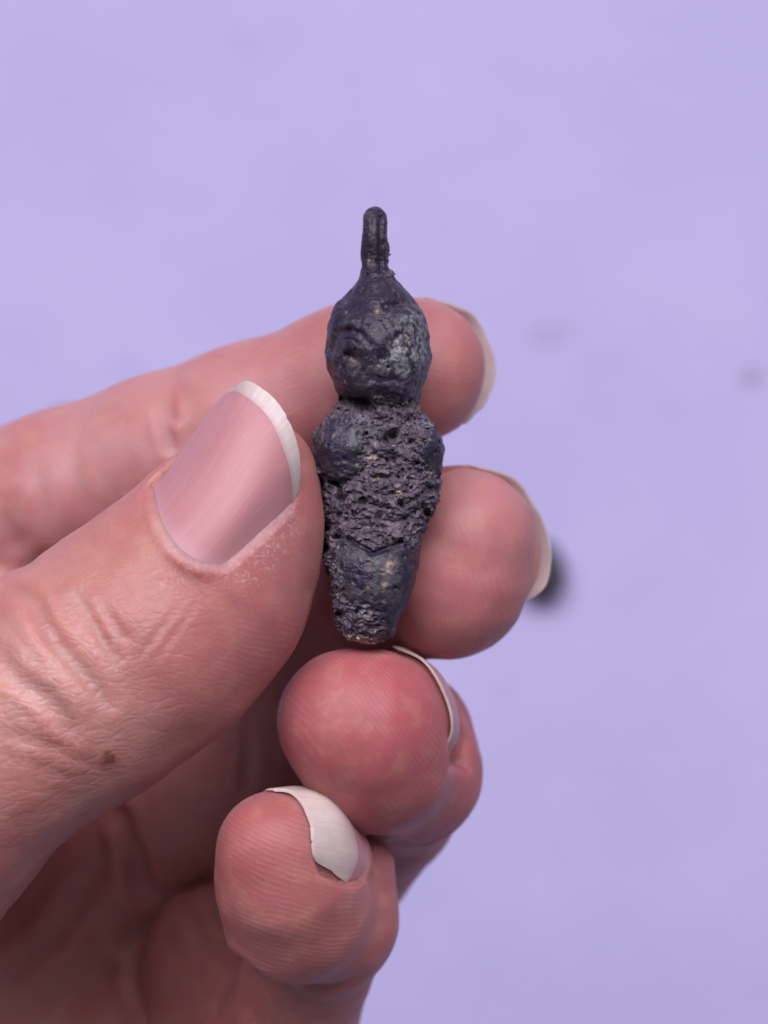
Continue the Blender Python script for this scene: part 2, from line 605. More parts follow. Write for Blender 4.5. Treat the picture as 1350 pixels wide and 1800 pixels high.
# nails: control nets, columns u (cuticle -> tip), rows v
NAILS = {
    'thumb': dict(net=[
        [(262, 868, 5.0), (275, 918, 9.4), (303, 964, 11.6), (345, 994, 12.2), (394, 1004, 11.2)],
        [(318, 795, 4.6), (343, 836, 9.0), (378, 880, 11.0), (414, 914, 11.4), (446, 955, 9.8)],
        [(370, 722, 4.2), (402, 740, 7.9), (442, 778, 9.6), (476, 838, 9.8), (498, 905, 8.0)],
        [(405, 685, 3.8), (441, 672, 6.6), (494, 716, 8.0), (523, 788, 7.9), (526, 862, 6.4)]], free=(0.925, 0.885, 0.862, 0.858, 0.835), th=0.26, fl=0.03, fR=0.78),
    'index': dict(net=[
        [(600, 560, -14.5), (640, 590, -17.5), (650, 640, -18.6), (640, 690, -17.5), (610, 740, -14.5)],
        [(690, 535, -13.8), (745, 560, -17.2), (760, 640, -18.3), (745, 700, -17.2), (700, 745, -13.8)],
        [(752, 522, -12.2), (834, 556, -15.2), (871, 638, -16.0), (857, 702, -15.2), (821, 745, -12.4)]], free=(0.84, 0.84, 0.84, 0.84, 0.84), flesh=0.92, th=0.18, fl=0.3, fR=0.3),
    'middle': dict(net=[
        [(690, 840, -14), (735, 870, -17), (750, 950, -17.8), (740, 1010, -17), (710, 1060, -14)],
        [(770, 822, -12), (835, 850, -15.0), (868, 940, -15.8), (858, 1010, -15.2), (820, 1062, -12.2)],
        [(828, 817, -8.8), (912, 848, -10.6), (964, 946, -11.2), (961, 1024, -10.6), (922, 1059, -8.6)]], free=(0.84, 0.85, 0.85, 0.85, 0.84), flesh=0.92, th=0.18, fl=0.3, fR=0.5),
    'ring': dict(net=[
        [(728, 1152, -12), (776, 1196, -11), (800, 1240, -10.5), (806, 1290, -10.5), (784, 1336, -10)],
        [(712, 1140, -7.5), (768, 1180, -6.0), (796, 1232, -5.5), (803, 1290, -5.5), (778, 1338, -5.5)],
        [(690, 1136, -3.0), (745, 1162, -1.0), (782, 1222, -0.4), (794, 1282, -0.4), (768, 1340, -1.8)]], free=(0.84, 0.84, 0.84, 0.84, 0.84), flesh=0.92, soft=0.8, th=0.24, fl=0.1, fR=0.2),
    'pinky': dict(net=[
        [(568, 1398, -6.0), (616, 1440, -4.0), (640, 1480, -3.2), (648, 1514, -2.8), (634, 1546, -1.5)],
        [(528, 1383, -2.0), (576, 1405, 1.0), (604, 1450, 2.0), (612, 1505, 2.0), (600, 1550, 1.6)],
        [(466, 1388, 2.0), (514, 1394, 3.7), (544, 1440, 5.6), (550, 1494, 6.1), (556, 1536, 4.8)]], free=(0.25, 0.30, 0.33, 0.33, 0.36), flesh=0.93, th=0.32, fl=0.1, fR=0.1),
}


def catmull(ctrl, t):
    """through-points interpolation of ctrl (n,...) at t in 0..1"""
    n = len(ctrl) - 1
    x = np.clip(t, 0, 1) * n
    i = np.minimum(x.astype(int), n - 1)
    f = x - i
    P = np.concatenate([[2 * ctrl[0] - ctrl[1]], ctrl, [2 * ctrl[-1] - ctrl[-2]]])
    p0, p1, p2, p3 = P[i], P[i + 1], P[i + 2], P[i + 3]
    f = f.reshape((-1,) + (1,) * (ctrl.ndim - 1))
    return 0.5 * (2 * p1 + (p2 - p0) * f + (2 * p0 - 5 * p1 + 4 * p2 - p3) * f ** 2 + (3 * p1 - p0 - 3 * p2 + p3) * f ** 3)


def nail_eval(spec, u, v):
    """u, v 1-d arrays of equal length -> points and outward normals"""
    net = np.array([[PT(*q) for q in row] for row in spec['net']], np.float64)

    def ev(uu, vv):
        out = np.zeros((len(uu), 3))
        rows = catmull(net, uu)                      # (N, nv, 3)
        n = rows.shape[1] - 1
        x = np.clip(vv, 0, 1) * n
        i = np.minimum(x.astype(int), n - 1)
        f = (x - i)[:, None]
        R = np.concatenate([2 * rows[:, :1] - rows[:, 1:2], rows, 2 * rows[:, -1:] - rows[:, -2:-1]], 1)
        k = np.arange(len(uu))
        p0, p1, p2, p3 = R[k, i], R[k, i + 1], R[k, i + 2], R[k, i + 3]
        return 0.5 * (2 * p1 + (p2 - p0) * f + (2 * p0 - 5 * p1 + 4 * p2 - p3) * f ** 2 + (3 * p1 - p0 - 3 * p2 + p3) * f ** 3)
    e = 0.01
    P = ev(u, v)
    du = ev(np.minimum(u + e, 1), v) - ev(np.maximum(u - e, 0), v)
    dv = ev(u, np.minimum(v + e, 1)) - ev(u, np.maximum(v - e, 0))
    N = np.cross(du, dv)
    N /= np.linalg.norm(N, axis=1, keepdims=True) + 1e-12
    return P, N * spec.get('sign', 1.0)


FCEN = {k: FING[k][-2][0] for k in FING}
for k, sp in NAILS.items():
    P, N = nail_eval(sp, np.array([0.5]), np.array([0.5]))
    ref = FING[k][-2][0].astype(float)
    sp['sign'] = 1.0 if (N[0] @ (P[0] - ref)) > 0 else -1.0
    uu, vv = np.meshgrid(np.linspace(0, 1, 26), np.linspace(0, 1, 26), indexing='ij')
    P, N = nail_eval(sp, uu.ravel(), vv.ravel())
    e = 0.01
    ul, vl = uu.ravel(), vv.ravel()
    dU = (nail_eval(sp, np.minimum(ul + e, 1), vl)[0] - nail_eval(sp, np.maximum(ul - e, 0), vl)[0]) / (np.minimum(ul + e, 1) - np.maximum(ul - e, 0))[:, None]
    dV = (nail_eval(sp, ul, np.minimum(vl + e, 1))[0] - nail_eval(sp, ul, np.maximum(vl - e, 0))[0]) / (np.minimum(vl + e, 1) - np.maximum(vl - e, 0))[:, None]
    sp['cloud'] = tuple(a.astype(F) for a in (P, N, ul, vl, dU, dV))
    sp['lo'] = P.min(0) - 3.0
    sp['hi'] = P.max(0) + 3.0
    # the cuticle and side folds as a tube
    fu, fv = [], []
    for t in np.linspace(sp.get('fl', 0.6), 0.0, 7): fu.append(t); fv.append(0.0)
    for t in np.linspace(0.0, 1.0, 9)[1:-1]: fu.append(0.0); fv.append(t)
    for t in np.linspace(0.0, sp.get('fR', 0.6), 7): fu.append(t); fv.append(1.0)
    P, N = nail_eval(sp, np.array(fu), np.array(fv))
    C = P.mean(0)
    outw = P - C
    outw -= (outw * N).sum(1, keepdims=True) * N
    outw /= np.linalg.norm(outw, axis=1, keepdims=True) + 1e-9
    fr = 0.62 if k == 'thumb' else 0.5
    sp['fold'] = [(q.astype(F)) for q in (P + outw * fr * 0.55 - N * fr * 0.45)]
    sp['fr'] = fr


def nail_local(X, sp):
    """height over the plate, distance outside its outline, refined u and v"""
    P, N, U, Vv, dU, dV = sp['cloud']
    d2 = (P * P).sum(1)[None] - 2 * X @ P.T
    i = d2.argmin(1)
    q = X - P[i]
    n, a, b = N[i], dU[i], dV[i]
    h = (q * n).sum(1)
    t = q - h[:, None] * n
    aa, bb, ab = (a * a).sum(1), (b * b).sum(1), (a * b).sum(1)
    ta, tb = (t * a).sum(1), (t * b).sum(1)
    det = aa * bb - ab * ab + 1e-9
    u0, v0 = U[i], Vv[i]
    u = np.clip(u0 + (ta * bb - tb * ab) / det, 0, 1)
    v = np.clip(v0 + (tb * aa - ta * ab) / det, 0, 1)
    r = t - a * (u - u0)[:, None] - b * (v - v0)[:, None]
    return h, np.sqrt((r * r).sum(1)), u, v


def with_nail(X, d, sp):
    b = ((X > sp['lo']) & (X < sp['hi'])).all(1) & (np.abs(d) < 4)
    if not b.any():
        return d
    Y = X[b]
    h, lat, u, v = nail_local(Y, sp)
    e = d[b]
    fl = np.interp(v, np.linspace(0, 1, 5), sp['free']).astype(F)
    # flesh bed up to the plate's underside, ending before the free edge
    bed = np.maximum(np.maximum(h + 0.05, -h - 2.0), lat - 0.15)
    bed = np.maximum(bed, (u - np.maximum(fl, sp.get('flesh', 0))) * 8.0)
    e = smin(e, bed, 0.8)
    # nothing above the plate
    cut = np.maximum(np.maximum(-(h + 0.05), lat - 0.05), h - 2.2)
    e = smax(e, -cut, sp.get('soft', 0.3))
    fold, t = poly_dist(Y, sp['fold'])
    e = smin(e, fold - sp['fr'] * np.clip(np.sin(np.pi * t), 0, 1) ** 0.35, 0.7)
    d = d.copy()
    d[b] = e
    return d


CREASES = []   # filled after the plain hand exists: (points, depth, width)


def fingers(X):
    wob = 0.16 * vnoise(X * 0.17, 21) + 0.07 * vnoise(X * 0.45, 22)      # nothing in a hand is a perfect capsule
    palm = chain(X, PALM[0], 3.0)
    palm = smin(palm, chain(X, PALM[1], 3.0), 6.0)
    palm = smin(palm, chain(X, PALM[2], 3.0), 8.0)
    for c in PALM[3:]:
        palm = smin(palm, chain(X, c, 2.0), 4.0)
    ds = []
    for k in ORDER:
        d = chain(X, FING[k], 2.0 if k == 'thumb' else 1.8)
        if k in EXTRA:
            d = smin(d, chain(X, EXTRA[k], 1.0), 2.0)
        ds.append(smin(d, palm, 5.0 if k != 'thumb' else 3.0) + wob)
    return ds


def hand_plain(X):
    ds = fingers(X)
    d = ds[0]
    for e in ds[1:]:
        d = smin(d, e, 0.35)
    return d


def hand_sdf(X):
    ds = [with_nail(X, d, NAILS[k]) for k, d in zip(ORDER, fingers(X))]
    d = ds[0]
    for e in ds[1:]:
        d = smin(d, e, 0.3)
    # pressed against the figurine
    box = (np.abs(X[:, 0]) < 9) & (np.abs(X[:, 1]) < 30) & (np.abs(X[:, 2]) < 9)
    if box.any():
        d[box] = smax(d[box], -(fig_base(X[box]) + 0.32), 0.5)
    for pts, dep, wid in CREASES:
        c = np.array(pts)
        b = ((X > c.min(0) - 3 * wid) & (X < c.max(0) + 3 * wid)).all(1)
        if b.any():
            pd, t = poly_dist(X[b], pts)
            tap = np.sin(np.pi * np.clip(t * 0.94 + 0.03, 0, 1)) ** 0.6
            d[b] += dep * tap * (np.exp(-(pd / wid) ** 2) - 0.45 * np.exp(-((pd - 2.0 * wid) / wid) ** 2))
    return d


def on_skin(pts, sdf=None):
    """drop px points on the near side of the hand"""
    sdf = sdf or hand_plain
    o = np.array([0, 0, D], F)
    tgt = np.array([PT(x, y, -100) for x, y in pts], F)
    dr = tgt - o
    dr /= np.linalg.norm(dr, axis=1, keepdims=True)
    t = np.full(len(pts), D - 25, F)
    for _ in range(60):
        t += np.clip(sdf(o + dr * t[:, None]) * 0.8, -2, 6)
    return [q for q in (o + dr * t[:, None]).astype(F)]


CREASE_PX = [
    # thumb knuckle folds
    ([(20, 1030), (60, 1060), (85, 1110), (120, 1155), (165, 1205), (190, 1235)], 0.55, 0.75),
    ([(0, 1150), (30, 1195), (75, 1225), (105, 1255), (130, 1290)], 0.55, 0.8),
    ([(135, 1048), (160, 1085), (180, 1120), (205, 1160)], 0.28, 0.5),
    ([(0, 1285), (50, 1300), (100, 1315), (160, 1345)], 0.16, 0.6),
    ([(0, 1225), (40, 1245), (80, 1290)], 0.14, 0.5),
    ([(175, 1060), (200, 1095), (225, 1130)], 0.18, 0.45),
    ([(0, 1320), (60, 1345), (130, 1370)], 0.08, 0.6),
    ([(0, 1355), (60, 1375), (120, 1400)], 0.05, 0.6),
    ([(110, 1140), (150, 1190), (200, 1250)], 0.16, 0.4),
    ([(240, 1160), (280, 1110), (320, 1060)], 0.12, 0.4),
    ([(262, 1170), (300, 1120), (345, 1060)], 0.10, 0.35),
    # index joint crease and soft folds
    ([(284, 700), (290, 745), (300, 785), (315, 815)], 0.35, 0.6),
    ([(300, 690), (306, 735), (318, 790)], 0.22, 0.5),
    ([(130, 790), (138, 850), (150, 900)], 0.20, 0.8),
    ([(0, 890), (25, 950), (50, 1000)], 0.25, 1.0),
    ([(65, 810), (70, 870), (85, 930)], 0.15, 0.8),
    # palm and finger roots
    ([(200, 1425), (218, 1445), (238, 1500), (252, 1560), (278, 1612)], 1.7, 1.2),
    ([(436, 1265), (436, 1330), (430, 1390)], 0.5, 0.7),
    ([(190, 1490), (150, 1560), (90, 1650), (10, 1720)], 0.8, 1.2),
    ([(90, 1510), (60, 1580), (0, 1650)], 0.4, 1.2),
    ([(230, 1640), (240, 1720), (262, 1800)], 0.7, 1.1),
    ([(330, 1590), (350, 1650), (390, 1700)], 0.3, 0.8),
    # folds under the last joints of ring and little finger
    ([(392, 1648), (430, 1694), (500, 1728), (575, 1738), (630, 1716)], 0.45, 0.9),
    ([(610, 1458), (680, 1486), (750, 1484), (800, 1456)], 0.3, 0.7),
]
for px, dep, wid in CREASE_PX:
    CREASES.append((on_skin(px), dep, wid))


# ------------------------------------------------------------------ materials of the hand
def skin_material():
    M = NT('skin')
    pos = M.n('ShaderNodeTexCoord').outputs['Object']
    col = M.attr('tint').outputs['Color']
    ridge = M.attr('ridge').outputs['Fac']
    pad = M.attr('pad').outputs['Fac']
    n1 = M.noise(pos, 420.0, 3, 0.6)
    n2 = M.noise(pos, 160.0, 3, 0.55)
    n3 = M.noise(pos, 2600.0, 2, 0.6)
    col = M.mix(M.math('MULTIPLY', M.ramp(n2, 0.42, 0.68), 0.45), col, (0.43, 0.125, 0.115))
    col = M.mix(M.math('MULTIPLY', M.ramp(n1, 0.46, 0.70), 0.30), col, (0.54, 0.27, 0.20))
    # papillary ridges: warped rings round each finger's own centre
    ph = M.math('ADD', ridge, M.math('MULTIPLY', n1, 0.30))
    ph = M.math('ADD', ph, M.math('MULTIPLY', n2, 1.3))
    wave = M.math('SINE', M.math('MULTIPLY', ph, 2 * math.pi / 0.47))
    brk = M.math('ADD', 0.35, M.math('MULTIPLY', M.ramp(M.noise(pos, 600.0, 2, 0.5), 0.36, 0.62), 0.65))
    ridges = M.math('MULTIPLY', M.math('MULTIPLY', M.math('POWER', M.math('ADD', M.math('MULTIPLY', wave, 0.5), 0.5), 2.0), brk), pad)
    warp = M.n('ShaderNodeTexNoise', ins={'Vector': pos, 'Scale': 420.0, 'Detail': 1.0}).outputs[1]
    wv = M.n('ShaderNodeVectorMath', operation='MULTIPLY_ADD', ins={0: warp, 1: (0.0014, 0.0014, 0.0014), 2: pos}).outputs[0]
    ridges = M.math('MULTIPLY', ridges, M.math('ADD', 0.25, M.math('MULTIPLY', M.ramp(M.noise(pos, 150.0, 2, 0.5), 0.40, 0.62), 0.75)))
    vor = M.n('ShaderNodeTexVoronoi', feature='DISTANCE_TO_EDGE', ins={'Vector': wv, 'Scale': 1100.0}).outputs[0]
    cell = M.math('MULTIPLY', M.ramp(vor, 0.0, 0.16), M.math('SUBTRACT', 1.0, pad))
    hgt = M.math('ADD', M.math('MULTIPLY', ridges, 0.62), M.math('MULTIPLY', cell, 0.55))
    hgt = M.math('ADD', hgt, M.math('MULTIPLY', n3, 0.5))
    hgt = M.math('ADD', hgt, M.math('MULTIPLY', n1, 0.8))
    knu = M.attr('knuckle').outputs['Fac']
    lines = None
    for ang, sx, sy in ((0.85, 330.0, 1000.0), (-0.2, 330.0, 950.0)):
        rot = M.n('ShaderNodeMapping', ins={'Vector': wv, 'Rotation': (0, 0, ang), 'Scale': (sx, sy, 600.0)}).outputs[0]
        ed = M.n('ShaderNodeTexVoronoi', feature='DISTANCE_TO_EDGE', ins={'Vector': rot, 'Scale': 1.0}).outputs[0]
        ln = M.math('MULTIPLY', M.ramp(ed, 0.0, 0.11), knu)
        lines = ln if lines is None else M.math('ADD', lines, ln)
    hgt = M.math('ADD', hgt, M.math('MULTIPLY', lines, 1.1))
    bump = M.n('ShaderNodeBump', ins={'Strength': 0.40, 'Distance': 0.00007, 'Height': hgt})
    M.link(bump.outputs[0], M.b.inputs['Normal'])
    # dry skin: pale ridge crests
    col = M.mix(M.math('MULTIPLY', ridges, 0.11), col, (0.72, 0.48, 0.47))
    dry = M.attr('dry').outputs['Fac']
    fl = M.n('ShaderNodeTexNoise', ins={'Vector': pos, 'Scale': 1500.0, 'Detail': 3.0, 'Distortion': 1.5}).outputs[0]
    col = M.mix(M.math('MULTIPLY', M.ramp(fl, 0.52, 0.66), dry), col, (0.72, 0.55, 0.57))
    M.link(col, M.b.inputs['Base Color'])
    M.b.inputs['Roughness'].default_value = 0.46
    M.link(M.math('SUBTRACT', M.math('ADD', 0.45, M.math('MULTIPLY', n1, 0.22)), M.math('MULTIPLY', knu, 0.12)), M.b.inputs['Roughness'])
    M.b.inputs['Specular IOR Level'].default_value = 0.58
    M.b.inputs['Subsurface Weight'].default_value = 0.85
    M.b.inputs['Subsurface Radius'].default_value = (1.0, 0.27, 0.14)
    M.b.inputs['Subsurface Scale'].default_value = 0.0024
    return M.m


def nail_material(name, free, a, b, clear=0.0):
    M = NT(name)
    pos = M.n('ShaderNodeTexCoord').outputs['Object']
    u = M.attr('nail_u').outputs['Fac']
    v = M.attr('nail_v').outputs['Fac']
    vec = M.n('ShaderNodeCombineXYZ', ins={0: M.math('MULTIPLY', v, 38.0), 1: M.math('MULTIPLY', u, 1.3), 2: 0.0}).outputs[0]
    streak = M.noise(vec, 1.0, 4, 0.6)
    cloud = M.noise(pos, 330.0, 3, 0.55)
    if free:
        col = M.mix(M.ramp(M.math('ADD', M.math('MULTIPLY', streak, 0.5), M.math('MULTIPLY', cloud, 0.5)), 0.38, 0.64), a, b)
        col = M.mix(M.math('MULTIPLY', M.ramp(v, 0.45, 0.1), clear), col, (0.46, 0.36, 0.35))
        # the growing edge is still faintly pink where it leaves the bed
        col = M.mix(M.math('MULTIPLY', M.ramp(M.attr('nail_e').outputs['Fac'], 0.45, 0.0), 0.6), col, (0.54, 0.33, 0.35))
        M.b.inputs['Roughness'].default_value = 0.42
        M.b.inputs['Subsurface Weight'].default_value = 0.5
        M.b.inputs['Subsurface Radius'].default_value = (1.0, 0.75, 0.65)
        M.b.inputs['Subsurface Scale'].default_value = 0.0008
    else:
        col = M.mix(M.math('MULTIPLY', M.ramp(streak, 0.42, 0.75), 0.5), a, b)
        col = M.mix(M.math('MULTIPLY', M.ramp(cloud, 0.45, 0.75), 0.35), col, (0.47, 0.20, 0.25))
        col = M.mix(M.math('MULTIPLY', M.ramp(u, 0.14, 0.0), 0.5), col, (0.56, 0.36, 0.42))
        M.b.inputs['Roughness'].default_value = 0.48
        M.b.inputs['Subsurface Weight'].default_value = 0.4
        M.b.inputs['Subsurface Radius'].default_value = (1.0, 0.4, 0.3)
        M.b.inputs['Subsurface Scale'].default_value = 0.001
    M.link(col, M.b.inputs['Base Color'])
    if name.startswith('translucent'):
        tr = M.n('ShaderNodeBsdfTranslucent', ins={'Color': (0.90, 0.78, 0.72, 1)})
        mx = M.n('ShaderNodeMixShader', ins={0: 0.5})
        M.link(M.b.outputs[0], mx.inputs[1]); M.link(tr.outputs[0], mx.inputs[2])
        M.link(mx.outputs[0], M.out.inputs['Surface'])
    bump = M.n('ShaderNodeBump', ins={'Strength': 0.24, 'Distance': 0.0001, 'Height': M.math('ADD', streak, M.math('MULTIPLY', M.noise(pos, 1200.0, 2), 0.3))})
    M.link(bump.outputs[0], M.b.inputs['Normal'])
    return M.m


def build_hand():
    V, Q = surface(hand_sdf, (-98, -100, -80), (20, 26, 19), 0.32, coarse=5, slack=0.5)
    tick('hand surface')
    ds = chunked(lambda q: np.stack(fingers(q), 1), V)
    fid = ds.argmin(1)
    # ridge coordinate: distance from a centre per finger
    cen = {'thumb': (452, 640, 2), 'index': (700, 1000, -14), 'middle': (520, 1090, -12), 'ring': (930, 1040, -6), 'pinky': (640, 1120, 0)}
    ridge = np.zeros(len(V), F)
    for i, k in enumerate(ORDER):
        m = fid == i
        ridge[m] = np.linalg.norm(V[m] - PT(*cen[k]), axis=1)
    # pads (glabrous skin) against dorsal skin
    pad = np.ones(len(V), F)
    px, py = unproj(V)
    th = fid == 0
    line = ((px - 120) * 0.70 + (py - 1360) * -0.72)      # along the thumb
    across = (px - 0) * 0.66 + (py - 1280) * 0.75          # across it, dorsal side small
    pad[th] = (sstep(60, 190, line) * sstep(60, 190, across) * sstep(-8, 4, 12 - V[:, 2]))[th]
    for k, c, r in (('ring', (800, 1330, -12), 7.0), ('pinky', (660, 1540, -8), 6.0)):
        m = fid == ORDER.index(k)
        pad[m] = sstep(r * 0.7, r * 1.15, np.linalg.norm(V[m] - PT(*c), axis=1))
    pad[(fid == 1) | (fid == 2)] *= 0.6
    # tint
    base = np.array([0.458, 0.192, 0.180], F)
    col = np.tile(base, (len(V), 1))

    def mixc(f, c):
        nonlocal col
        col = col * (1 - f[:, None]) + np.array(c, F) * f[:, None]
    soft = np.exp(-(ds - ds.min(1, keepdims=True)) / 0.8)
    soft /= soft.sum(1, keepdims=True)
    mixc((soft[:, 1] + soft[:, 2]) * sstep(-34, -26, V[:, 2]), (0.468, 0.220, 0.224))
    mixc(soft[:, 3] * sstep(-34, -22, V[:, 2]), (0.385, 0.116, 0.128))
    mixc(soft[:, 4] * sstep(-34, -22, V[:, 2]), (0.368, 0.130, 0.126))
    red = np.zeros(len(V), F)
    for k, pts in {'ring': [(680, 1230, 4, 6.5, 1.0), (620, 1300, 4, 6, .5)], 'index': [(560, 640, -8, 9, .4), (740, 620, -6, 8, .4)], 'middle': [(850, 930, -2, 8, .35), (800, 1040, -3, 8, .6)], 'pinky': [(460, 1480, 6, 5, .6)],
                   'thumb': [(520, 900, 6, 6, .35), (420, 1120, 8, 9, .5)]}.items():
        m = fid == ORDER.index(k)
        for x, y, z, r, s in pts:
            q = V[m] - PT(x, y, z)
            red[m] = np.maximum(red[m], s * np.exp(-(q * q).sum(1) / (r * r)))
    mixc(red * 0.8, (0.41, 0.085, 0.105))
    ys = np.zeros(len(V), F)
    for x, y, s, r in ((110, 1160, .6, 4), (40, 1230, .6, 4), (60, 1330, .5, 6), (260, 960, .5, 4), (160, 1000, .4, 6)):
        q = V - on_skin([(x, y)])[0]
        ys = np.maximum(ys, s * np.exp(-(q * q).sum(1) / (r * r)))
    mixc(ys * 0.8, (0.50, 0.25, 0.17))
    for x, y, r in ((60, 1250, 9), (20, 1150, 7)):  # paler taut knuckle skin, with its glossy brightness also put into the colour
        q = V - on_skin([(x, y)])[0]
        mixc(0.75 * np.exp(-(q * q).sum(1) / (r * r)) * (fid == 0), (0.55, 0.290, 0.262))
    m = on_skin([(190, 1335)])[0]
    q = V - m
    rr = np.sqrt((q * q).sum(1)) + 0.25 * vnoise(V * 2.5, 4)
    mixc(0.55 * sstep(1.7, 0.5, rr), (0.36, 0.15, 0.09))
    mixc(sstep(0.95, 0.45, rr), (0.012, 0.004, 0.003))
    P0, _ = nail_eval(NAILS['thumb'], np.zeros(24), np.linspace(0, 1, 24))
    P1, _ = nail_eval(NAILS['thumb'], np.linspace(0, .8, 14)[1:], np.ones(13))
    edge = [q.astype(F) for q in np.concatenate([P0, P1])]
    b = fid == 0
    cd = np.full(len(V), 9, F)
    cd[b] = poly_dist(V[b], edge)[0] + 0.18 * vnoise(V[b] * 2.2, 14)
    mixc(0.40 * sstep(0.75, 0.40, cd), (0.56, 0.36, 0.41))
    mixc(0.35 * sstep(0.22, 0.0, np.abs(cd - 0.9)), (0.33, 0.11, 0.12))
    # dry flakes round the thumb cuticle and on the knuckle
    dry = np.zeros(len(V), F)
    b = fid == 0
    fold, t = poly_dist(V[b], NAILS['thumb']['fold'])
    dry[b] = 0.7 * sstep(1.0, 0.45, fold)
    for x, y, r, s in ((430, 1010, 2.0, .35), (470, 970, 2, .45), (300, 1010, 2.5, .2), (60, 1250, 6, .25), (150, 1200, 6, .2), (490, 940, 3, .3)):
        q = V - on_skin([(x, y)])[0]
        dry = np.maximum(dry, s * np.exp(-(q * q).sum(1) / (r * r)))
    q = V - on_skin([(70, 1240)])[0]
    knu = np.where(fid == 0, np.exp(-(q * q).sum(1) / 15.0 ** 2), 0).astype(F)
    knu = np.maximum(knu, 0.22 * (fid == 0) * (1 - pad))
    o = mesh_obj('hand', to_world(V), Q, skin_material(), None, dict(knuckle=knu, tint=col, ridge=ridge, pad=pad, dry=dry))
    tag(o, 'bare left hand pinching a small dark figurine between thumb and fingers', 'hand')
    return o


def patch(sp, ulo, uhi, nu, nv, th, seed, rough=0.0):
    """closed slab between nail coordinate curves ulo(v) and uhi(v)"""
    v = np.linspace(0, 1, nv)
    rng = vnoise(np.stack([v * 9, v * 0 + seed, v * 0], 1).astype(F), seed) + 0.6 * vnoise(np.stack([v * 31, v * 0 + seed, v * 0], 1).astype(F), seed + 1)
    U = np.stack([ulo(v) + (uhi(v) + rough * rng - ulo(v)) * t for t in np.linspace(0, 1, nu)])
    VV = np.tile(v, (nu, 1))
    P, N = nail_eval(sp, U.ravel(), VV.ravel())
    ed = np.minimum(1, np.minimum(VV.ravel(), 1 - VV.ravel()) * 14 + 0.45)
    top = P + N * (th * 0.5 * ed)[:, None]
    bot = P - N * (th * 0.5 * ed)[:, None]
    n = nu * nv
    i, j = np.meshgrid(np.arange(nu - 1), np.arange(nv - 1), indexing='ij')
    a = (i * nv + j).ravel()
    q = np.stack([a, a + nv, a + nv + 1, a + 1], 1)
    if sp['sign'] < 0:
        q = q[:, ::-1]
    rim = list(range(0, nv)) + [k * nv + nv - 1 for k in range(1, nu)] + [(nu - 1) * nv + k for k in range(nv - 2, -1, -1)] + [k * nv for k in range(nu - 2, 0, -1)]
    rim = np.array(rim); nx = np.roll(rim, -1)
    m = len(rim)
    r0 = np.arange(m); r1 = np.roll(r0, -1)
    s = np.stack([r0, r1, r1 + m, r0 + m], 1) + 2 * n
    if sp['sign'] < 0:
        s = s[:, ::-1]
    V = np.concatenate([top, bot, top[rim], bot[rim]])
    u, v = U.ravel(), VV.ravel()
    return V, np.concatenate([q, q[:, ::-1] + n, s]), np.concatenate([u, u, u[rim], u[rim]]), np.concatenate([v, v, v[rim], v[rim]])


def build_nails(hand):
    bedm = nail_material('nail_plate', False, (0.50, 0.225, 0.245), (0.58, 0.30, 0.325))
    white = nail_material('nail_free_edge', True, (0.56, 0.48, 0.46), (0.68, 0.60, 0.59), 0.6)
    long_edge = nail_material('long_free_edge', True, (0.66, 0.54, 0.50), (0.75, 0.64, 0.61))
    horn = nail_material('translucent_free_edge', True, (0.64, 0.52, 0.50), (0.74, 0.64, 0.61))
    words = {'thumb': 'pink thumbnail with whitish free edge', 'index': 'pale index fingernail rim seen from behind the pad', 'middle': 'pale middle fingernail rim seen from the pad side',
             'ring': 'thin ring fingernail rim under the figurine', 'pinky': 'little fingernail with long white free edge, torn corner'}
    for k in ORDER:
        sp = NAILS[k]
        fr = lambda v, sp=sp: np.interp(v, np.linspace(0, 1, 5), sp['free']) + 0.006 * np.sin(v * 14 + 1)
        seed = ORDER.index(k) + 2
        V, Q, u, v = patch(sp, lambda v: v * 0 - 0.0, fr, 30, 48, sp['th'], seed)
        plate = mesh_obj('fingernail', to_world(V), Q, bedm, hand, dict(nail_u=u, nail_v=v))
        plate['label'] = words[k]
        if k == 'pinky':
            end = lambda v: 1.0 - 0.30 * sstep(0.86, 0.93, v) - 0.25 * sstep(0.93, 1.0, v)
        else:
            end = lambda v: v * 0 + 1.0
        V, Q, u, v = patch(sp, fr, end, 16, 48, sp['th'], seed, 0.012)
        f = fr(v)
        mesh_obj('free_edge', to_world(V), Q, {'thumb': white, 'pinky': long_edge}.get(k, horn), plate, dict(nail_u=u, nail_v=v, nail_e=(u - f) / np.maximum(end(v) - f, 0.02)))


hand = build_hand()
tick('hand')
build_nails(hand)
tick('nails')


# ------------------------------------------------------------------ figurine
def bronze_material():
    M = NT('corroded_bronze')
    pos = M.n('ShaderNodeTexCoord').outputs['Object']
    col = M.attr('patina').outputs['Color']
    rough = M.attr('rough').outputs['Fac']
    n = M.noise(pos, 1800.0, 4, 0.7)
    n2 = M.noise(pos, 5000.0, 2, 0.6)
    col = M.mix(M.math('MULTIPLY', M.ramp(n, 0.38, 0.70), M.math('ADD', 0.30, M.math('MULTIPLY', rough, 0.40))), col, M.mix(1.0, col, (2.3, 2.2, 2.3), 'MULTIPLY'))
    col = M.mix(M.math('MULTIPLY', M.ramp(n, 0.52, 0.36), 0.55), col, (0.012, 0.010, 0.018))
    M.link(col, M.b.inputs['Base Color'])
    M.link(M.math('ADD', 0.40, M.math('MULTIPLY', rough, 0.28)), M.b.inputs['Roughness'])
    M.b.inputs['Metallic'].default_value = 0.15
    M.b.inputs['Specular IOR Level'].default_value = 0.5
    h = M.math('ADD', n, M.math('MULTIPLY', n2, 0.5))
    bump = M.n('ShaderNodeBump', ins={'Strength': 0.7, 'Distance': 0.00016, 'Height': h})
    M.link(bump.outputs[0], M.b.inputs['Normal'])
    return M.m


